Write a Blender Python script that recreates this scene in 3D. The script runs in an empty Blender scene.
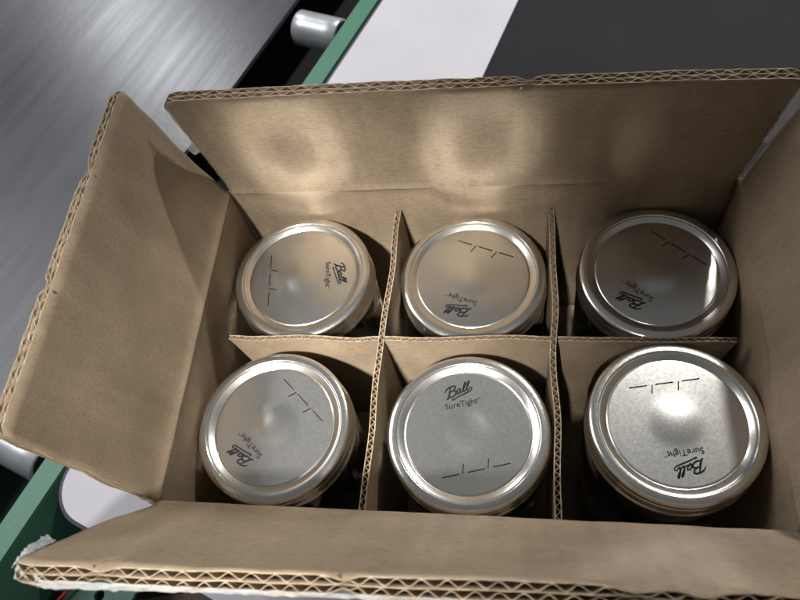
import bpy, bmesh, math, random
from mathutils import Vector, Matrix, noise
random.seed(7)
SC = bpy.context.scene
COL = SC.collection
S = 0.01                      # every shape below is written in centimetres
PI = math.pi

# ------------------------------------------------------------------ camera
cd = bpy.data.cameras.new("camera"); cam = bpy.data.objects.new("camera", cd); COL.objects.link(cam)
cam.location = (2.5475*S, -16.905*S, 36.001*S)
cam.rotation_euler = (0.49885, 0.15220, 0.07872)
cd.sensor_width = 36; cd.lens = 711.37/800*36
cd.clip_start = 0.01; cd.clip_end = 50
cd.dof.use_dof = True; cd.dof.focus_distance = 0.405; cd.dof.aperture_fstop = 15
SC.camera = cam

# ------------------------------------------------------------------ world and lamps
w = bpy.data.worlds.new("World"); SC.world = w; w.use_nodes = True
bg = w.node_tree.nodes["Background"]; bg.inputs[0].default_value = (0.93, 0.97, 1.0, 1); bg.inputs[1].default_value = 0.105

def aim(o, target):
    o.rotation_euler = (Vector(target)-o.location).to_track_quat('-Z', 'Y').to_euler()
def area(name, direction, dist, sx, sy, power, colour, target=(0, 0, 0), roll=0):
    l = bpy.data.lights.new(name, 'AREA'); l.shape = 'RECTANGLE'; l.size = sx; l.size_y = sy
    l.energy = power; l.color = colour
    o = bpy.data.objects.new(name, l); COL.objects.link(o)
    t = Vector(target)*S
    o.location = t + Vector(direction).normalized()*dist; aim(o, t)
    if roll: o.rotation_euler = (o.rotation_euler.to_matrix() @ Matrix.Rotation(roll, 3, 'Z')).to_euler()
    return o
# lamp behind and to the right: throws the back flap's shadow forward
area("ceiling_lamp_back", (.44, 1.0, 1.12), 2.2, .07, .07, 26, (1, .97, .93), (3, -2, 0))
# lamp up in front: bounces off the back row of lids onto the back flap
sp = bpy.data.lights.new("ceiling_lamp_front", 'SPOT'); sp.energy = 820; sp.color = (1, .96, .90)
sp.shadow_soft_size = .08; sp.spot_size = math.radians(5.3); sp.spot_blend = .22
so = bpy.data.objects.new("ceiling_lamp_front", sp); COL.objects.link(so)
so.location = Vector((-7.6, -.9, 0))*S + Vector((-.075, -.52, .85)).normalized()*2.2
aim(so, Vector((-7.6, -.9, 0))*S)
# lamp over the conveyor, far left: the bright streak on the belt
area("ceiling_lamp_conveyor", (-.44, .665, .60), 2.2, .22, .6, 11.5, (.93, .96, 1), (-34, 38, -14), .3)
# broad ceiling light
area("ceiling_panels", (-1.0, .3, 1), 2.6, 1.2, 1.2, 22, (.99, .98, 1), (0, 5, 0))

SC.view_settings.view_transform = 'Standard'; SC.view_settings.look = 'None'
SC.cycles.blur_glossy = 0.0; SC.cycles.sample_clamp_indirect = 0.0; SC.cycles.max_bounces = 7; SC.cycles.diffuse_bounces = 2; SC.cycles.glossy_bounces = 4; SC.cycles.transmission_bounces = 6; SC.cycles.use_guiding = True; SC.cycles.guiding_training_samples = 24
SC.view_settings.exposure = 0; SC.view_settings.gamma = 1

# ------------------------------------------------------------------ materials
class MT:
    def __init__(s, name):
        s.m = bpy.data.materials.new(name); s.m.use_nodes = True
        s.nt = s.m.node_tree; s.b = s.nt.nodes["Principled BSDF"]
        s.co = s.n('ShaderNodeTexCoord').outputs['Object']
    def n(s, t, **k):
        x = s.nt.nodes.new(t)
        for a, v in k.items(): setattr(x, a, v)
        return x
    def l(s, a, b): s.nt.links.new(a, b)
    def set(s, **k):
        for a, v in k.items():
            i = s.b.inputs[a.replace('_', ' ')]
            i.default_value = (*v, 1) if isinstance(v, tuple) and len(v) == 3 else v
        return s
    def mapped(s, scale=(1, 1, 1), rot=(0, 0, 0)):
        mp = s.n('ShaderNodeMapping'); mp.inputs['Scale'].default_value = scale; mp.inputs['Rotation'].default_value = rot
        s.l(s.co, mp.inputs[0]); return mp.outputs[0]
    def noise(s, scale, detail=4, vec=None, rough=.55):
        x = s.n('ShaderNodeTexNoise'); x.inputs['Scale'].default_value = scale; x.inputs['Detail'].default_value = detail
        x.inputs['Roughness'].default_value = rough
        s.l(vec if vec else s.co, x.inputs['Vector']); return x.outputs['Fac']
    def ramp(s, fac, stops):
        r = s.n('ShaderNodeValToRGB'); e = r.color_ramp.elements
        while len(e) < len(stops): e.new(.5)
        for i, (p, c) in enumerate(stops):
            e[i].position = p; e[i].color = (*c, 1) if isinstance(c, tuple) else (c, c, c, 1)
        s.l(fac, r.inputs[0]); return r.outputs[0]
    def mul(s, a, b, f=1.0, mode='MULTIPLY'):
        x = s.n('ShaderNodeMix', data_type='RGBA', blend_type=mode); x.inputs[0].default_value = f
        s.l(a, x.inputs[6]); s.l(b, x.inputs[7]); return x.outputs[2]
    def bump(s, h, strength, dist, prev=None):
        x = s.n('ShaderNodeBump'); x.inputs['Strength'].default_value = strength; x.inputs['Distance'].default_value = dist
        s.l(h, x.inputs['Height'])
        if prev: s.l(prev, x.inputs['Normal'])
        s.l(x.outputs[0], s.b.inputs['Normal']); return x.outputs[0]

def cardboard(name, base, axis):
    """kraft liner: fibres, faint flute lines along one axis, scuffs"""
    t = MT(name)
    lo = tuple(c*.86 for c in base); hi = tuple(min(1, c*1.12) for c in base)
    c1 = t.ramp(t.noise(28, 5), [(.3, lo), (.7, hi)])
    c2 = t.ramp(t.noise(900, 3), [(.25, (.86, .85, .83)), (.6, (1, 1, 1)), (.85, (1.06, 1.05, 1.02))])
    col = t.mul(c1, c2)
    sc = {'x': (140, 6, 6), 'y': (6, 140, 6), 'n': (30, 30, 30)}[axis]
    fl = t.noise(1, 2, t.mapped(sc))
    col = t.mul(col, t.ramp(fl, [(.3, (.92, .91, .90)), (.7, (1.04, 1.04, 1.04))]))
    fib = t.noise(1, 3, t.mapped((260, 1500, 700), (.3, .2, .7)))
    col = t.mul(col, t.ramp(fib, [(.28, (.80, .78, .75)), (.5, (1, 1, 1)), (.78, (1.10, 1.10, 1.09))]))
    scf = t.noise(1, 4, t.mapped((26, 190, 60), (0, 0, .9)), .7)
    col = t.mul(col, t.ramp(scf, [(.64, (1, 1, 1)), (.76, (1.13, 1.13, 1.12))]))
    col = t.mul(col, t.ramp(t.noise(11, 6, None, .7), [(.34, (.88, .87, .85)), (.5, (1, 1, 1))]))
    spk = t.ramp(t.noise(420, 2), [(.70, (1, 1, 1)), (.78, (.80, .77, .72))])
    col = t.mul(col, spk)
    t.l(col, t.b.inputs['Base Color'])
    t.set(Roughness=.74); t.b.inputs['Specular IOR Level'].default_value = .22
    b = t.bump(fl, .22, .0003)
    b = t.bump(t.noise(60, 4), .2, .0005, b)
    t.bump(t.noise(1400, 2), .25, .0002, b)
    return t.m
KR = (.280, .219, .153)
M_cardx = cardboard("kraft_flutes_x", KR, 'x')
M_cardy = cardboard("kraft_flutes_y", KR, 'y')
M_cardn = cardboard("kraft_plain", (.315, .25, .18), 'n')
M_div = cardboard("kraft_divider", (.275, .215, .150), 'n')
t = MT("kraft_cut_edge"); t.l(t.ramp(t.noise(260, 4), [(.3, (.25, .19, .125)), (.7, (.52, .42, .30))]), t.b.inputs['Base Color']); t.set(Roughness=.9)
t.bump(t.noise(900, 3), .5, .0004); M_edge = t.m
t = MT('kraft_divider_edge'); t.l(t.ramp(t.noise(260, 4), [(.3, (.15, .112, .072)), (.7, (.34, .265, .18))]), t.b.inputs['Base Color']); t.set(Roughness=.9); M_dedge = t.m
t = MT("kraft_medium"); t.l(t.ramp(t.noise(300, 3), [(.3, (.17, .12, .08)), (.7, (.27, .20, .135))]), t.b.inputs['Base Color']); t.set(Roughness=.9); M_med = t.m

def metal(name, base, r0, r1, glitter=.25, ring=False):
    t = MT(name); t.set(Metallic=1.0)
    t.l(t.ramp(t.noise(60, 5), [(.3, tuple(c*.97 for c in base)), (.7, base)]), t.b.inputs['Base Color'])
    t.l(t.ramp(t.noise(700, 3), [(.3, r0), (.7, r1)]), t.b.inputs['Roughness'])
    b = t.bump(t.noise(650, 3), glitter, .00006)
    nb = b
    b2 = t.n('ShaderNodeBsdfPrincipled'); b2.inputs['Metallic'].default_value = 1; b2.inputs['Roughness'].default_value = .5
    b2.inputs['Base Color'].default_value = (*base, 1); t.l(nb, b2.inputs['Normal'])
    mx = t.n('ShaderNodeMixShader'); mx.inputs[0].default_value = .09
    out = [x for x in t.nt.nodes if x.type == 'OUTPUT_MATERIAL'][0]
    t.l(t.b.outputs[0], mx.inputs[1]); t.l(b2.outputs[0], mx.inputs[2]); t.l(mx.outputs[0], out.inputs[0])
    return t.m
M_lid = metal("tinplate_lid", (.78, .77, .73), .20, .24, .12)
M_band = metal("tinplate_band", (.80, .785, .745), .13, .22, .12)
t = MT("black_print"); t.set(Base_Color=(.012, .012, .014), Roughness=.7); t.b.inputs["Specular IOR Level"].default_value = .1; M_ink = t.m
t = MT("jar_glass"); t.set(Base_Color=(.93, .97, .97), Roughness=.03, IOR=1.5); t.b.inputs['Transmission Weight'].default_value = 1.0; M_glass = t.m
t = MT("clear_tape"); t.set(Base_Color=(.86, .88, .90), Roughness=.16, IOR=1.45); t.b.inputs['Alpha'].default_value = .26
t.bump(t.noise(120, 4), .8, .002); M_tape = t.m

RAIL = math.atan2(-15.2, 38.4)           # rotation of conveyor's long axis from +Y
t = MT("belt_rubber")
v = t.mapped((34, 1.3, 1), (0, 0, 0)); st = t.noise(1, 5, v)
t.l(t.mul(t.ramp(st, [(.15, (.080, .083, .094)), (.85, (.115, .118, .130))]), t.ramp(t.noise(3, 4), [(.35, (.7, .7, .72)), (.65, (1.15, 1.15, 1.15))])), t.b.inputs['Base Color'])
t.l(t.ramp(t.noise(1, 4, t.mapped((60, 4, 1))), [(.3, .27), (.7, .36)]), t.b.inputs['Roughness'])
b = t.bump(st, .12, .002); t.bump(t.noise(1, 3, t.mapped((500, 60, 1))), .3, .0004, b); M_belt = t.m
t = MT("green_paint")
t.l(t.mul(t.ramp(t.noise(9, 5), [(.3, (.085, .24, .165)), (.7, (.115, .30, .205))]), t.ramp(t.noise(140, 4), [(.62, (1, 1, 1)), (.76, (.72, .74, .7))])), t.b.inputs['Base Color'])
t.set(Roughness=.42); t.bump(t.noise(240, 3), .15, .0006); M_green = t.m
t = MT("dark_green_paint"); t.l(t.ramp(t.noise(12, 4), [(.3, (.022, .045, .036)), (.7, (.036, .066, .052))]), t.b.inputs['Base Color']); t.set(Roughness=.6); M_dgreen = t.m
t = MT("roller_steel"); t.set(Metallic=.5)
t.l(t.ramp(t.noise(30, 5), [(.3, (.52, .54, .57)), (.7, (.76, .78, .82))]), t.b.inputs['Base Color'])
t.l(t.ramp(t.noise(1, 4, t.mapped((20, 160, 160))), [(.3, .28), (.7, .44)]), t.b.inputs['Roughness']); t.bump(t.noise(160, 3), .2, .0006); M_steel = t.m
t = MT("black_void"); t.set(Base_Color=(.012, .012, .013), Roughness=.8); M_black = t.m
t = MT("white_laminate")
t.l(t.mul(t.ramp(t.noise(14, 5), [(.3, (.72, .705, .76)), (.7, (.80, .785, .83))]), t.ramp(t.noise(160, 4), [(.2, (.86, .86, .86)), (.3, (1, 1, 1))])), t.b.inputs['Base Color'])
t.set(Roughness=.5); t.bump(t.noise(120, 4), .12, .0008); M_white = t.m
t = MT("black_mat_rubber")
t.l(t.mul(t.ramp(t.noise(10, 5), [(.3, (.014, .0145, .017)), (.7, (.022, .023, .027))]), t.ramp(t.noise(240, 3), [(.72, (1, 1, 1)), (.80, (3.2, 3.2, 3.2))])), t.b.inputs['Base Color'])
t.set(Roughness=.7); t.b.inputs['Specular IOR Level'].default_value = .25; t.bump(t.noise(500, 3), .25, .0005); M_mat = t.m
t = MT("table_edge_band"); t.set(Base_Color=(.09, .09, .11), Roughness=.45); M_trim = t.m
t = MT("concrete_floor"); t.l(t.ramp(t.noise(8, 5), [(.3, (.035, .035, .034)), (.7, (.07, .068, .064))]), t.b.inputs['Base Color']); t.set(Roughness=.8); M_floor = t.m
t = MT("red_insulation"); t.set(Base_Color=(.65, .03, .02), Roughness=.4); M_red = t.m

# ------------------------------------------------------------------ helpers
def link(name, me, mats, parent=None, smooth=False):
    o = bpy.data.objects.new(name, me); COL.objects.link(o)
    for m in (mats if isinstance(mats, (list, tuple)) else [mats]): me.materials.append(m)
    if smooth:
        for p in me.polygons: p.use_smooth = True
    if parent: o.parent = parent
    return o
def empty(name, loc, label=None, cat=None, group=None, rot=(0, 0, 0)):
    o = bpy.data.objects.new(name, None); COL.objects.link(o); o.empty_display_size = .02
    o.location = Vector(loc)*S; o.rotation_euler = rot
    tag(o, label, cat, group); return o
def tag(o, label=None, cat=None, group=None, kind=None):
    if label: o["label"] = label
    if cat: o["category"] = cat
    if group: o["group"] = group
    if kind: o["kind"] = kind
    return o
class MB:
    def __init__(s): s.v = []; s.f = []; s.mi = []
    def grid(s, P, mi=0, flip=False):
        """P: rows of points"""
        b = len(s.v); n = len(P[0])
        for r in P: s.v += r
        for i in range(len(P)-1):
            for j in range(n-1):
                q = (b+i*n+j, b+(i+1)*n+j, b+(i+1)*n+j+1, b+i*n+j+1)
                s.f.append(q[::-1] if flip else q); s.mi.append(mi)
    def slab(s, us, vs, lo, hi, fn, mi=0, me=0):
        """closed thin sheet between n=lo(u) and n=hi(u), placed by fn(u,v,n); me = material of its rims"""
        A = [[fn(u, v, hi(u)) for v in vs] for u in us]; B = [[fn(u, v, lo(u)) for v in vs] for u in us]
        s.grid(A, mi, True); s.grid(B, mi)
        s.grid([A[0], B[0]], me); s.grid([B[-1], A[-1]], me)
        s.grid([[r[0] for r in B], [r[0] for r in A]], me); s.grid([[r[-1] for r in A], [r[-1] for r in B]], me)
    def box(s, c, d, rot=0.0, mi=0, bev=0):
        R = Matrix.Rotation(rot, 3, 'Z'); b = len(s.v); c = Vector(c)
        for x in (-1, 1):
            for y in (-1, 1):
                for z in (-1, 1): s.v.append(tuple(c+R @ Vector((x*d[0]/2, y*d[1]/2, z*d[2]/2))))
        for q in ((0, 1, 3, 2), (4, 6, 7, 5), (0, 4, 5, 1), (2, 3, 7, 6), (0, 2, 6, 4), (1, 5, 7, 3)):
            s.f.append(tuple(b+i for i in q)); s.mi.append(mi)
    def lathe(s, prof, n=96, mi=0, close=True):
        b = len(s.v); m = len(prof)
        for i in range(n):
            a = 2*PI*i/n
            for r, z in prof: s.v.append((r*math.cos(a), r*math.sin(a), z))
        for i in range(n):
            k = (i+1) % n
            for j in range(m-1):
                s.f.append((b+i*m+j, b+k*m+j, b+k*m+j+1, b+i*m+j+1)); s.mi.append(mi)
    def tube(s, pts, r, n=10, mi=0):
        pts = [Vector(p) for p in pts]; b = len(s.v)
        for i, p in enumerate(pts):
            d = (pts[min(i+1, len(pts)-1)]-pts[max(i-1, 0)]).normalized()
            a = d.cross(Vector((0, 0, 1)) if abs(d.z) < .9 else Vector((1, 0, 0))).normalized(); c = d.cross(a)
            for k in range(n):
                t = 2*PI*k/n; s.v.append(tuple(p+r*(math.cos(t)*a+math.sin(t)*c)))
        for i in range(len(pts)-1):
            for k in range(n):
                j = (k+1) % n; s.f.append((b+i*n+k, b+i*n+j, b+(i+1)*n+j, b+(i+1)*n+k)); s.mi.append(mi)
        s.f.append(tuple(b+k for k in range(n))[::-1]); s.mi.append(mi)
        s.f.append(tuple(b+(len(pts)-1)*n+k for k in range(n))); s.mi.append(mi)
    def build(s, name, mats, parent=None, smooth=False, origin=(0, 0, 0), bevel=0, doubles=True):
        me = bpy.data.meshes.new(name); ox, oy, oz = origin
        me.from_pydata([((x-ox)*S, (y-oy)*S, (z-oz)*S) for x, y, z in s.v], [], s.f)
        for p, m in zip(me.polygons, s.mi): p.material_index = m
        bm = bmesh.new(); bm.from_mesh(me)
        if doubles: bmesh.ops.remove_doubles(bm, verts=bm.verts, dist=1e-6)
        bmesh.ops.recalc_face_normals(bm, faces=bm.faces)
        if bevel: bmesh.ops.bevel(bm, geom=list(bm.edges), offset=bevel*S, segments=3, profile=.6, affect='EDGES')
        bm.to_mesh(me); bm.free()
        o = link(name, me, mats, parent, smooth)
        o.location = Vector(origin)*S
        return o
def nz(x, y=0, z=0): return noise.noise(Vector((x, y, z)))
def lerp(a, b, t): return a+(b-a)*t
def ss(a, b, x):
    t = max(0, min(1, (x-a)/(b-a))); return t*t*(3-2*t)

# ------------------------------------------------------------------ setting below the box
fl = MB(); fl.box((0, 20, -62), (400, 400, 1))
tag(fl.build('floor', M_floor), kind='structure')

ax = Vector((math.sin(-RAIL), math.cos(RAIL), 0))    # along the conveyor, away from camera
ax = Vector((.368, .930, 0)).normalized(); px = Vector((ax.y, -ax.x, 0))      # px: to the right of it
RZ = math.atan2(-ax.x, ax.y)
def cp(o, along, across, z): p = Vector((o[0], o[1], 0))+ax*along+px*across; return (p.x, p.y, z)
O = (-19.0, 34.1)       # left edge of the green rail
TT = -13.6              # table top

# conveyor: belt, side rail, rollers, inner panel
conv = empty('conveyor', (-60, 20, -62), 'grey belt conveyor with green side rail and steel rollers', 'conveyor')
CO = (-60, 20, -62)
bl = MB()
us = [i*2.0 for i in range(-60, 61)]; vs = [-j*1.5 for j in range(0, 61)]
def bf(u, v, n):
    p = cp((-26.9, 34.2), u, v, -14.2+n+.05*nz(u*.05, v*.1)); return p
bl.slab(us, vs, lambda u: -.5, lambda u: 0, bf)
b_o = bl.build('belt', M_belt, None)
# turn the belt's own axes so that its texture runs along it
def reframe(o, parent, base, rz):
    me = o.data; R = Matrix.Rotation(-rz, 4, 'Z') @ Matrix.Translation(-Vector(base)*S + o.location)
    me.transform(R); o.parent = parent; o.location = (Vector(base)-Vector(CO))*S; o.rotation_euler = (0, 0, rz)
reframe(b_o, conv, (-26.9, 34.2, -14.2), RZ)
r = MB()
L0, L1 = -75, 60
r.box(cp(O, (L0+L1)/2, 1.0, TT-.15), (1.9, L1-L0, .3), RZ)
r.box(cp(O, (L0+L1)/2, 1.8, TT-4.2), (.3, L1-L0, 7.8), RZ)
ro = r.build('side_rail', M_green, None, bevel=.05); reframe(ro, conv, cp(O, 0, 0, TT), RZ)
r = MB(); r.box(cp(O, -7.5, -30, -24), (60, 135, .4), RZ)
ro = r.build('inner_panel', M_black, None); reframe(ro, conv, cp(O, 0, 0, -24), RZ)
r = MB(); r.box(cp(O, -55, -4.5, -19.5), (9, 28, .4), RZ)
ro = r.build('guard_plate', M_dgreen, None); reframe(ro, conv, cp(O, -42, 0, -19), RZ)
def roller(along, x0, x1, rad=1.85, z=-15.9):
    m = MB(); n = 48
    prof = [(0.0, 0), (.55, 0), (.55, .15), (rad-.35, .15), (rad-.3, 0), (rad-.1, 0), (rad, .12)]
    Ln = x1-x0
    full = prof+[(rad, Ln*f) for f in (.25, .5, .75)]+[(r_, Ln-z_) for r_, z_ in prof[::-1]]
    m.lathe(full, n)
    me = m.build('roller', [M_steel], None, smooth=True)
    me.data.transform(Matrix.Rotation(PI/2, 4, 'Y'))
    me.parent = conv; me.location = (Vector(cp(O, along, x0, z))-Vector(CO))*S
    me.rotation_euler = (0, 0, math.atan2(px.y, px.x))
    for p in me.data.polygons: p.use_smooth = True
    a = MB(); a.tube([(0, 0, 0), (Ln+1.6, 0, 0)], .42, 16)
    s_ = a.build('axle', M_black, me); s_.location = (0, 0, 0)
    c_ = MB(); c_.lathe([(0.5, 0), (rad-.42, 0), (rad-.42, .06), (.5, .06)], 32)
    e_ = c_.build('bearing_cap', M_black, me); e_.data.transform(Matrix.Rotation(PI/2, 4, 'Y')); e_.location = ((Ln-.05)*S, 0, 0)
    return me
roller(9.2, -6.3, -.9)
roller(-41.3, -8.5, -1.1)

# white table with rounded corner; dark edge band
tab = empty('work_table', (0, 20, -62), 'white laminate table top with dark edge and rounded corner under the open box', 'table')
def rounded_outline():
    # corner at left front; x' = px direction, y' = ax direction, measured from O
    x0, x1, y0, y1, R_ = 2.5, 72, -43.8, 60, 3.0
    P = [(x1, y0), (x1, y1), (x0, y1)]
    for i in range(13):
        a = PI+PI/2*i/12; P.append((x0+R_+R_*math.cos(a), y0+R_+R_*math.sin(a)))
    return P
def plate(P, z0, z1, name, mats, parent, org, bevel=0, fx=None):
    m = MB(); n = len(P)
    for z in (z0, z1):
        for x, y in P: m.v.append(fx(x, y, z) if fx else (x, y, z))
    m.f.append(tuple(range(n))[::-1]); m.mi.append(0)
    m.f.append(tuple(range(n, 2*n))); m.mi.append(0)
    for i in range(n):
        j = (i+1) % n; m.f.append((i, j, n+j, n+i)); m.mi.append(0)
    o = m.build(name, mats, parent, bevel=bevel); o.location = -Vector(org)*S; return o
tf = lambda x, y, z: cp(O, y, x, z)
RO = rounded_outline()
plate(RO, TT-.5, TT, 'table_top', M_white, tab, (0, 20, -62), fx=tf)
def grow(P, g):
    cx = sum(p[0] for p in P)/len(P); cy = sum(p[1] for p in P)/len(P); out = []
    for i, p in enumerate(P):
        a = Vector(P[i-1]); b = Vector(P[(i+1) % len(P)]); d = (b-a).normalized(); out.append((p[0]+d.y*g, p[1]-d.x*g))
    return out
tr = MB(); n = len(RO); A = RO; B_ = grow(RO, -.28)
if (sum((B_[i][0]-35)**2 for i in range(n)) < sum((A[i][0]-35)**2 for i in range(n))): B_ = grow(RO, .28)
ring = [[tf(*A[i % n], TT+.004), tf(*B_[i % n], TT-.06), tf(*B_[i % n], TT-2.2), tf(*A[i % n], TT-2.2)] for i in range(2, n+1)]
tr.grid(ring)
o = tr.build('edge_band', M_trim, tab); o.location = -Vector((0, 20, -62))*S
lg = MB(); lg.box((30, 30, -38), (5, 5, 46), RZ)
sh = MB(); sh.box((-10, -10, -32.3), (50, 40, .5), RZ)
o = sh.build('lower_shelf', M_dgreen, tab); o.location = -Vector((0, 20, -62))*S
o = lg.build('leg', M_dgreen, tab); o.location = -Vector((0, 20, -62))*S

# black mat lying on the table behind the box
mat = MB(); mus = [i*1.5 for i in range(0, 31)]; mvs = [i*1.6 for i in range(0, 26)]
def mf(u, v, n):
    o_ = (-6.6, 16.5)
    a2 = Vector((.309, .951, 0)); p2 = Vector((.951, -.309, 0))
    p = Vector((o_[0], o_[1], 0))+a2*u+p2*v; return (p.x, p.y, TT+.03+n)
mat.slab(mus, mvs, lambda u: 0, lambda u: .35, mf)
tag(mat.build('rubber_mat', M_mat, origin=(0, 30, TT)), 'flat dark grey rubber mat lying behind the box on white table', 'mat')

# green bracket plate with a hole, in the gap below the table's corner
bz = -19.0
br = MB(); cx, cy = -29.8, -13.2; n = 40; b0 = 0
sq = []
for i in range(n):
    a = 2*PI*i/n; ca, sa = math.cos(a), math.sin(a); k = 1/max(abs(ca), abs(sa)); sq.append((ca*k*2.6, sa*k*2.6))
Rb = Matrix.Rotation(RZ, 3, 'Z')
def bp(x, y, z): q = Rb @ Vector((x, y, 0)); return (cx+q.x, cy+q.y, bz+z)
rows = []
for i in range(n+1):
    a = 2*PI*(i % n)/n; h = (.42*math.cos(a), .42*math.sin(a)); s_ = sq[i % n]
    s_ = (s_[0], s_[1]*1.0)
    rows.append([bp(*h, 0), bp(*s_, 0), bp(*s_, -.4), bp(*h, -.4), bp(*h, 0)])
br.grid(rows)
bx = MB.box
o = br.build('bracket', M_green, conv); o.location = -Vector(CO)*S
st_ = MB(); st_.box((cx-3.4, cy+1.0, bz-.2), (5.0, 1.6, .38), RZ+.0)
o = st_.build('bracket_arm', M_green, conv); o.location = -Vector(CO)*S
wr = MB(); wr.tube([(-33.9, -15.9, -18.7), (-33.2, -14.6, -18.5), (-32.7, -13.7, -18.4), (-32.2, -13.0, -18.4), (-31.6, -12.2, -18.4), (-30.6, -10.9, -18.7)], .11, 8)
tag(wr.build('wire', M_red, smooth=True, origin=(-32.2, -13, -18.4)), 'thin red wire below the left end of the front flap, beside a green bracket', 'wire')

# small kraft carton on the shelf below, seen under the front flap's left end
lc = empty('small_carton', (-24.8, -17, -32), 'plain brown closed carton partly seen below the front flap', 'carton')
def rel(o, base): o.location = o.location-Vector(base)*S; return o
m = MB(); m.box((-24.8, -17, -27), (9, 9, 9.7), .2)
rel(m.build('body', M_cardn, lc, bevel=.1), (-24.8, -17, -32))
for sgn in (-1, 1):
    m = MB(); R2 = Matrix.Rotation(.2, 3, 'Z'); c = Vector((-24.8, -17, -22.0))+R2 @ Vector((0, sgn*2.26, 0))
    m.box(c, (8.9, 4.4, .25), .2); rel(m.build('flap', M_cardn, lc, bevel=.05), (-24.8, -17, -32))

# ------------------------------------------------------------------ the open carton
XL, XR, YF, YB, H0 = -15.55, 14.4, -10.15, 9.02, 2.0
ZB = -13.4
T = .62
BO = (-.5, -.9, ZB)
box = empty('cardboard_box', BO, 'open brown corrugated carton with four raised flaps holding six jars', 'box')
def wave(u, pitch, ph):
    x = (u/pitch+ph) % 1.0
    return 1-abs(2*x-1)*1.0          # 0..1..0 triangle
def panel(m, u0, u1, v0, v1, T, rows, pitch, fn, nv=8, mi_face=0, mi_edge=1, mi_med=2, lt=.036, vlist=None):
    """corrugated board: liners and real flutes. fn(u, v, n), n in 0..T (0 = the face seen from inside)"""
    nu = max(8, int((u1-u0)/.30)); us = [u0+(u1-u0)*i/nu for i in range(nu+1)]
    vs = vlist or [v0+(v1-v0)*j/nv for j in range(nv+1)]
    lay = [T*i/rows for i in range(rows+1)]
    for i, n0 in enumerate(lay):
        a = n0 if i == 0 else (n0-lt/2 if i < rows else n0-lt)
        m.slab(us, vs, (lambda u, a=a: a), (lambda u, a=a: a+lt), fn, mi_face, mi_edge)
    for i in range(rows):
        ph = .37*i+random.random(); pt = pitch*(1 if i == 0 else .93)
        k = max(4, int((u1-u0)/(pt/8))); uu = [u0+.02+(u1-u0-.04)*j/k for j in range(k+1)]
        lo = lay[i]+lt*.75; hi = lay[i+1]-lt*.75-.035
        def wv(u, lo=lo, hi=hi, pt=pt, ph=ph):
            x = wave(u+.05*nz(u*1.3, i*7), pt, ph); x = x*x*(3-2*x)*.6+x*.4
            return lo+(hi-lo)*x
        vv = [vs[0], vs[len(vs)//2], vs[-1]]
        if vlist: vv = vs
        m.slab(uu, vv, wv, (lambda u: wv(u)+.035), fn, mi_med, mi_edge)

def flap(axis, hinge, out, u0, u1, u0t, u1t, Lf, lean, Tn, name_lab, mat, seed, round0=0, round1=0, bulge=.12, crush=(), dlean=0.0, dlen=0.0):
    """axis 'x' or 'y' = direction of the fold; out = +1/-1 outward side; lean = angle from upright"""
    m = MB()
    def fn(u, v, n):
        s = (u-u0)/(u1-u0); t = v/Lf
        uu = lerp(u, lerp(u0t, u1t, s), t)
        e0 = max(0, 1-(u-u0)/.35); e1 = max(0, 1-(u1-u)/.35)
        uu += (e0-e1)*-1*(.10*nz(v*2.3, seed, n*2)+.05*nz(v*8, seed+3, n*6))
        vv = v
        for uc, wd_ in crush:
            k_ = math.exp(-((u-uc)/wd_)**2)*ss(.9, 1, t); n = lerp(n, Tn*.5+(n-Tn*.5)*.35, k_); vv -= .12*k_
        if t > .6:
            top = .05*nz(u*2.1, seed+9, n*5)+.035*nz(u*9, seed, n*9)
            for rr_, d in ((round0, u-u0), (round1, u1-u)):
                if rr_ and d < rr_: top -= rr_*.55*(1-math.sqrt(max(0, 1-((rr_-d)/rr_)**2)))
            vv += top*ss(.6, 1, t)
        cr = .16*math.exp(-(v/.35)**2)                     # rolled crease at the fold
        bow = bulge*math.sin(PI*min(1, max(0, t)))*nz(u*.12+seed, t*1.1)*2.2+.05*nz(u*.5, v*.5, seed)
        q = n-cr+bow
        le = lean+dlean*min(1.25, s*2)
        vv *= 1+dlen*s*s
        hz = math.sin(le)*vv+math.cos(le)*q
        z = math.cos(le)*vv-math.sin(le)*q
        if v < .9: hz = hz*(.75+.25*v/.9)
        d = hinge+out*hz
        return (uu, d, H0+z) if axis == 'x' else (d, uu, H0+z)
    vl = [0, .12, .25, .4, .6, .9]+[.9+(Lf-.9)*i/14 for i in range(1, 15)]
    panel(m, u0, u1, 0, Lf, Tn, 2, .80, fn, vlist=vl)
    o = m.build('flap', [mat, M_edge, M_med], box); rel(o, BO)
    if name_lab: o['label'] = name_lab
    for p in o.data.polygons: p.use_smooth = (p.material_index == 0)
    return o, fn
R_ = math.radians
f_back, FB = flap('x', YB, 1, XL+.15, XR-.05, -16.1, 15.35, 8.6, R_(-3.2), T, 'back flap lit by two round reflections', M_cardx, 2.0, 1.0, .8, .12, ((2.5, .4),), 0, -.085)
f_left, FLf = flap('y', XL, -1, YF+.05, YB-.1, -9.65, 8.8, 9.7, R_(14.4), T, 'left flap crossed by a shadow', M_cardy, 5.0, .4, .3, .12, ((3.6, .5), (-3, .3)))
f_right, FR = flap('y', XR, 1, YF+.1, YB-.25, -10.6, 8.4, 9.9, R_(12.0), T, 'right flap, out of the frame at its end', M_cardy, 8.0, .4, .4, .2)
f_front, FF = flap('x', YF, -1, XL+.1, XR-.1, -16.5, 15.4, 9.5, R_(26.2), .70, 'front flap nearest the viewer, frayed at its cut edge', M_cardx, 11.0, 1.2, .5, .18, ((-11.9, .5), (-3.4, .35), (5.6, .7), (7.6, .5)), R_(-2.9))

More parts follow.
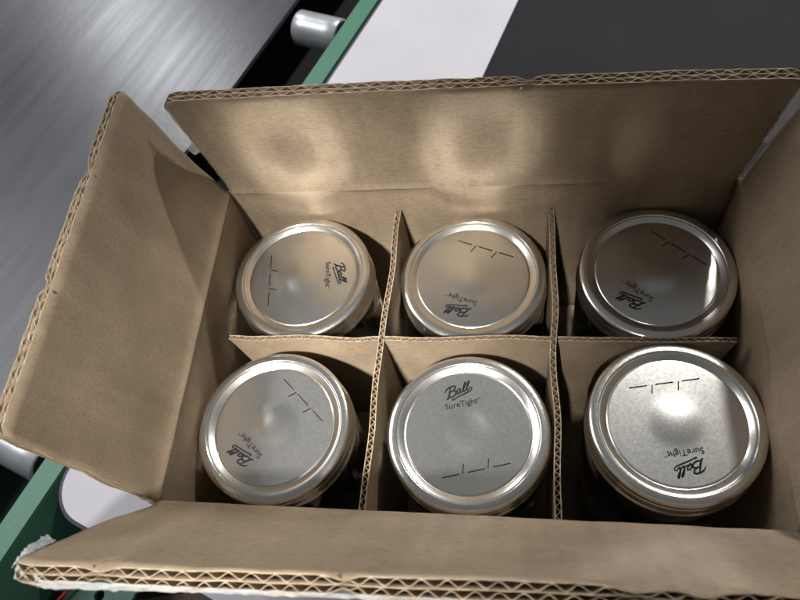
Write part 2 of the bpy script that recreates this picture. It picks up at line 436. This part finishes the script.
def wall(name, axis, face, out, u0, u1, seed):
    m = MB(); top = H0+.02
    us = [u0+(u1-u0)*i/60 for i in range(61)]
    vs = [0, .1, .22, .4, .8]+[.8+(top-ZB-.8)*j/16 for j in range(1, 17)]
    def fn(u, v, n):
        # v measured down from the fold; rolled top edge
        rl = .14*math.exp(-(v/.3)**2)*(1 if n < .1 else 0)
        bow = .10*nz(u*.16, v*.15, seed)*ss(0, 2, v)
        d = face+out*(n-rl*.6+bow+.0)
        z = top-v-(.03*(1 if n < .1 else 0) if v == 0 else 0)
        return (u, d, z) if axis == 'x' else (d, u, z)
    m.slab(us, vs, lambda u: 0.0, lambda u: T, fn)
    o = m.build(name, M_cardx if axis == 'x' else M_cardy, box); rel(o, BO)
    for p in o.data.polygons: p.use_smooth = True
    return o
wall('back_wall', 'x', YB, 1, XL-.1, XR+.1, 1)
wall('front_wall', 'x', YF, -1, XL-.1, XR+.1, 2)
wall('left_wall', 'y', XL, -1, YF-.0, YB+.0, 3)
wall('right_wall', 'y', XR, 1, YF-.0, YB+.0, 4)
m = MB(); m.box(((XL+XR)/2, (YF+YB)/2, ZB+.2), (XR-XL-.02, YB-YF-.02, .3))
rel(m.build('bottom_panel', M_cardn, box), BO)

# clear packing tape left on the carton
def strip(pts, wv, seed, name='packing_tape', crinkle=.12, n=26, m_=7):
    """pts: list of (edgeA, edgeB) point pairs; surface lofted between them"""
    m = MB(); rows = []
    k = len(pts)-1
    for i in range(n+1):
        t = i/n*k; a = min(int(t), k-1); f = t-a
        A = Vector(pts[a][0]).lerp(Vector(pts[a+1][0]), f); B = Vector(pts[a][1]).lerp(Vector(pts[a+1][1]), f); row = []
        for j in range(m_+1):
            p = A.lerp(B, j/m_); d = Vector((nz(i*.7, j*.8, seed), nz(i*.8, j*.6, seed+5), nz(i*.6, j*.9, seed+9)))*crinkle
            row.append(tuple(p+d))
        rows.append(row)
    m.grid(rows); o = m.build(name, M_tape, box, smooth=True); rel(o, BO)
    md = o.modifiers.new('thick', 'SOLIDIFY'); md.thickness = .00012
    return o
def V(p, d): return tuple(Vector(p)+Vector(d))
uL = XL+.15
strip([(V(FB(uL+.1, 4.3, 0), (0, -.02, 0)), V(FB(uL+.1, 4.1, 0), (-.45, -.10, 0))),
       (V(FB(uL+.1, 6.5, 0), (.02, -.03, 0)), V(FB(uL+.1, 6.2, 0), (-.75, -.15, 0))),
       (V(FB(uL+.1, 8.3, 0), (.1, -.02, 0)), V(FB(uL+.1, 8.0, 0), (-.95, -.2, .1)))], 1, 3)
# wrapped round the left end of the front flap's cut edge
strip([(FF(XL+.1, 7.1, -.03), V(FF(XL+.1, 7.1, .0), (-.45, .25, .1))),
       (FF(XL+.1, 8.6, -.03), V(FF(XL+.1, 8.6, 0), (-.4, .1, .1))),
       (FF(XL+.1, 9.5, -.03), V(FF(XL+.1, 9.5, .3), (-.3, -.1, .05)))], 1, 12, crinkle=.1)
strip([(V(FF(XL+.1, 9.4, -.04), (-.12, 0, 0)), V(FF(XL+.1, 9.5, .68), (-.12, -.1, 0))),
       (V(FF(XL+1.5, 9.5, .4), (0, -.12, 0)), V(FF(XL+1.5, 9.3, .73), (0, -.2, 0))),
       (V(FF(XL+8, 9.52, .5), (0, -.1, 0)), V(FF(XL+8, 9.15, .70), (0, -.2, 0))),
       (V(FF(XL+16, 9.52, .55), (0, -.1, 0)), V(FF(XL+16, 9.15, .70), (0, -.2, 0)))], 1, 22, crinkle=.08, n=90)
uR = XR-.05
strip([(V(FB(uR-.1, 3.6, 0), (0, -.02, 0)), V(FB(uR-.1, 3.6, 0), (.35, -.12, 0))),
       (V(FB(uR-.1, 8.2, 0), (0, -.03, 0)), V(FB(uR-.1, 8.2, 0), (1.1, -.3, 0)))], 1, 31)

# ------------------------------------------------------------------ divider grid
dv = empty('box_divider', (-.6, -.9, ZB+.35), 'brown corrugated divider grid slotted into six cells between the jars', 'divider')
DO = (-.6, -.9, ZB+.35)
def divider(P0, P1, seed, notch=0, taper=0, T_=.34, wob=.12, pitch=.44, label=None):
    m = MB(); P0 = Vector(P0); P1 = Vector(P1); L = (P1-P0).length; d = (P1-P0)/L; nrm = Vector((-d.y, d.x)); D = 12.4
    def fn(u, v, n):
        inset = taper*(v/D)**.7
        uu = lerp(inset, L-inset, u/L)
        p = P0+d*uu+nrm*((n-T_/2)*(1+.0)+wob*nz(u*.22, v*.1, seed)*2*ss(0, 1.5, min(u, L-u)))
        z = -v + (.03*nz(u*3, n*4, seed)+.02*nz(u*11, seed) if v == 0 else 0)
        return (p.x, p.y, z)
    panel(m, 0, L, 0, D, T_, 1, pitch, fn, vlist=[0, .3, 1, 3, 6, D], lt=.05)
    o = m.build('divider_panel', [M_div, M_dedge, M_med], dv); rel(o, DO)
    return o
divider((-5.12, 8.85), (-5.55, -9.95), 1.2)
divider((4.22, 8.85), (4.2, -9.95), 4.4)
o = divider((-14.6, -.0), (-5.55, -.02), 7.7, taper=1.0, T_=.27)
o = divider((-5.2, -.02), (4.05, .02), 8.9, T_=.27, wob=.06)
o = divider((4.4, .02), (13.6, .0), 9.6, taper=.9, T_=.27)

# ------------------------------------------------------------------ jars
JH = 12.8      # height of lid rim over the jar's base, z=0 of the profiles is the band's top
def lathe_obj(name, prof, mats, parent, n=128, mi=0):
    m = MB(); m.lathe(prof, n)
    o = m.build(name, mats, parent, smooth=True); o.location = (0, 0, JH*S); return o
def smoothp(P, k=3):
    for _ in range(k):
        Q = [P[0]]
        for a, b in zip(P, P[1:]):
            Q.append((a[0]*.75+b[0]*.25, a[1]*.75+b[1]*.25)); Q.append((a[0]*.25+b[0]*.75, a[1]*.25+b[1]*.75))
        Q.append(P[-1]); P = Q
    return P
def text_mesh(body, size, bold=0.0):
    c = bpy.data.curves.new('t', 'FONT'); c.body = body; c.size = size*S; c.align_x = 'CENTER'; c.align_y = 'CENTER'
    c.offset = bold*S; c.resolution_u = 3
    o = bpy.data.objects.new('t', c); COL.objects.link(o)
    dg = bpy.context.evaluated_depsgraph_get(); dg.update()
    me = bpy.data.meshes.new_from_object(o.evaluated_get(dg)); bpy.data.objects.remove(o); bpy.data.curves.remove(c)
    return me
def stroke(m, pts, w0, wf=None, z=0):
    """flat ribbon of varying width through pts"""
    P = [Vector(p) for p in smoothp(pts, 3)]; rows = []
    n = len(P)
    for i, p in enumerate(P):
        d = P[min(i+1, n-1)]-P[max(i-1, 0)]; d = d.normalized() if d.length else Vector((1, 0))
        nn = Vector((-d.y, d.x)); s = i/(n-1); wd = (wf(s) if wf else w0)/2
        rows.append([(p.x+nn.x*wd, p.y+nn.y*wd, z), (p.x-nn.x*wd, p.y-nn.y*wd, z)])
    m.grid(rows)
def add_mesh(m, me, dx, dy, z):
    b = len(m.v)
    for v in me.vertices: m.v.append((v.co.x/S+dx, v.co.y/S+dy, z))
    for p in me.polygons: m.f.append(tuple(b+i for i in p.vertices)); m.mi.append(0)
PZ = -.20       # height of the lid's flat panel

jar0 = empty('mason_jar', (0, 0, 0))
# glass body
outer = smoothp([(0, -JH+.25), (2.2, -JH+.22), (3.3, -JH), (3.8, -JH+.25), (4.05, -JH+1.0), (4.15, -9), (4.25, -6), (4.32, -3.6), (4.28, -2.7), (4.02, -2.1), (3.92, -1.9), (3.9, -.5)], 2)
inner = smoothp([(3.6, -.5), (3.62, -1.9), (3.75, -2.3), (3.98, -2.9), (4.0, -3.6), (3.95, -6), (3.85, -9), (3.72, -JH+1.2), (3.3, -JH+.7), (0, -JH+.55)], 2)
lathe_obj('glass_body', outer+[(3.9, -.42), (3.6, -.42)]+inner, M_glass, jar0, 96)
# screw band
bandp = smoothp([(3.80, -.12), (3.79, -.04), (3.83, .015), (3.92, .02), (4.10, .0), (4.25, -.05), (4.335, -.16), (4.35, -.32), (4.30, -.42), (4.30, -.55), (4.37, -.68), (4.30, -.82),
                 (4.36, -.98), (4.30, -1.12), (4.33, -1.25), (4.40, -1.36), (4.42, -1.46), (4.37, -1.55), (4.30, -1.5)], 2)
bi = [(4.24, -1.4), (4.22, -.4), (4.05, -.12), (3.80, -.14)]
lathe_obj('screw_band', bandp+bi, M_band, jar0, 160)
# lid: domed centre button, flat panel, chamfer rising to the rim
lp = smoothp([(0.0, PZ+.085), (.35, PZ+.080), (.8, PZ+.052), (1.15, PZ+.020), (1.5, PZ+.003), (2.6, PZ), (3.32, PZ)], 2)
lp += smoothp([(3.36, PZ-.01), (3.40, PZ-.035), (3.44, PZ-.02), (3.50, PZ+.02), (3.72, PZ+.13), (3.80, PZ+.145), (3.95, PZ+.13)], 2)
lid = lathe_obj('lid', lp+[(3.95, PZ+.02), (3.5, PZ-.08), (0, PZ-.08)], M_lid, jar0, 160)
# printed logo: script word with a swash, small type below it
m = MB(); K = .0
z = PZ+.024
def bz_(r_):   # height of the lid's panel under the print
    return z
sc_, ox, oy = 1.0, 0.0, 2.28
def tr_(P, sx=1.0): return [(ox+sx*(x+.28*y), oy+y+.16*x) for x, y in P]
thin, fat = .04, .088
fw = lambda s: thin+(fat-thin)*math.sin(PI*s)**.8
# B: stem, bowls
stroke(m, tr_([(-.50, .44), (-.53, .2), (-.55, .0), (-.58, -.14), (-.68, -.16)]), 0, lambda s: .05+.05*math.sin(PI*s), z)
stroke(m, tr_([(-.80, .26), (-.74, .42), (-.50, .50), (-.24, .46), (-.20, .32), (-.32, .22), (-.48, .19)]), 0, fw, z+.001)
stroke(m, tr_([(-.48, .19), (-.26, .19), (-.14, .10), (-.18, -.06), (-.36, -.13), (-.54, -.08)]), 0, fw, z+.002)
# a
stroke(m, tr_([(.10, .17), (-.02, .20), (-.11, .08), (-.08, -.06), (.02, -.07), (.10, .05), (.13, .18)]), 0, fw, z)
stroke(m, tr_([(.13, .18), (.10, .02), (.13, -.07), (.22, -.02), (.30, .12)]), 0, lambda s: .055, z+.001)
# l l
for i, dx in enumerate((.26, .46)):
    stroke(m, tr_([(dx, .06), (dx+.12, .28), (dx+.13, .44), (dx+.06, .42), (dx+.01, .16), (dx+.02, -.05), (dx+.10, -.06), (dx+.2, .08)]), 0, lambda s: .045+.035*math.sin(PI*s), z+.003+.003*i)
# swash
stroke(m, tr_([(.66, .06), (.80, -.04), (.72, -.16), (.45, -.19), (.0, -.24), (-.38, -.34), (-.30, -.22)]), 0, lambda s: .03+.035*math.sin(PI*s), z+.009)
me = text_mesh("SureTight", .46, 0.0); add_mesh(m, me, 0.0, 1.60, z); bpy.data.meshes.remove(me)
me = text_mesh("TM", .12); add_mesh(m, me, .98, 1.70, z); bpy.data.meshes.remove(me)
lg_ = m.build('printed_logo', M_ink, None, doubles=False); lg_.parent = lid
# date line: __ / __ / __
m = MB()
for x in (-1.35, 0, 1.35): stroke(m, [(x-.46, -2.12), (x+.46, -2.12)], .05, None, z)
for x in (-.67, .67): stroke(m, [(x-.05, -2.12), (x+.09, -1.64)], .05, None, z)
dl_ = m.build('printed_date_line', M_ink, None, doubles=False); dl_.parent = lid

def copy_tree(o, parent=None):
    c = o.copy(); COL.objects.link(c); c.parent = parent
    for ch in [x for x in bpy.data.objects if x.parent == o]: copy_tree(ch, c)
    return c
GR = 'canning jars packed in the divided box'
J = [(-10.95, 4.55, -.62, -84, 'silver lidded jar in the back left cell, logo at the right side of its lid'),
     (-.43, 4.55, -.85, -200, 'silver lidded jar in the middle cell of the back row, logo upside down'),
     (10.05, 4.56, -.50, -220, 'silver lidded jar in the back right cell, shaded lid with a narrow bright streak'),
     (-11.08, -5.2, -.25, -223, 'silver lidded jar in the front left cell beside the left flap'),
     (-.38, -5.159, -.49, 14.3, 'silver lidded jar in the front middle cell, the only logo that reads upright'),
     (9.85, -5.02, .15, -170, 'silver lidded jar in the front right cell, its lid bright with glare')]
FLOORZ = ZB+.35
originals = [jar0]+[x for x in bpy.data.objects if x.parent == jar0]
for i, (x, y, zt, rot, lab) in enumerate(J):
    j = jar0 if i == 0 else copy_tree(jar0)
    j.location = Vector((x, y, FLOORZ))*S; j.rotation_euler = (0, 0, R_(rot))
    j.scale = (1, 1, (zt-FLOORZ)/JH)
    tag(j, lab, 'jar', GR)
    if i == 5: j.rotation_euler = (Matrix.Rotation(R_(-2.2), 3, 'X') @ Matrix.Rotation(R_(1.2), 3, 'Y') @ Matrix.Rotation(R_(rot), 3, 'Z')).to_euler()
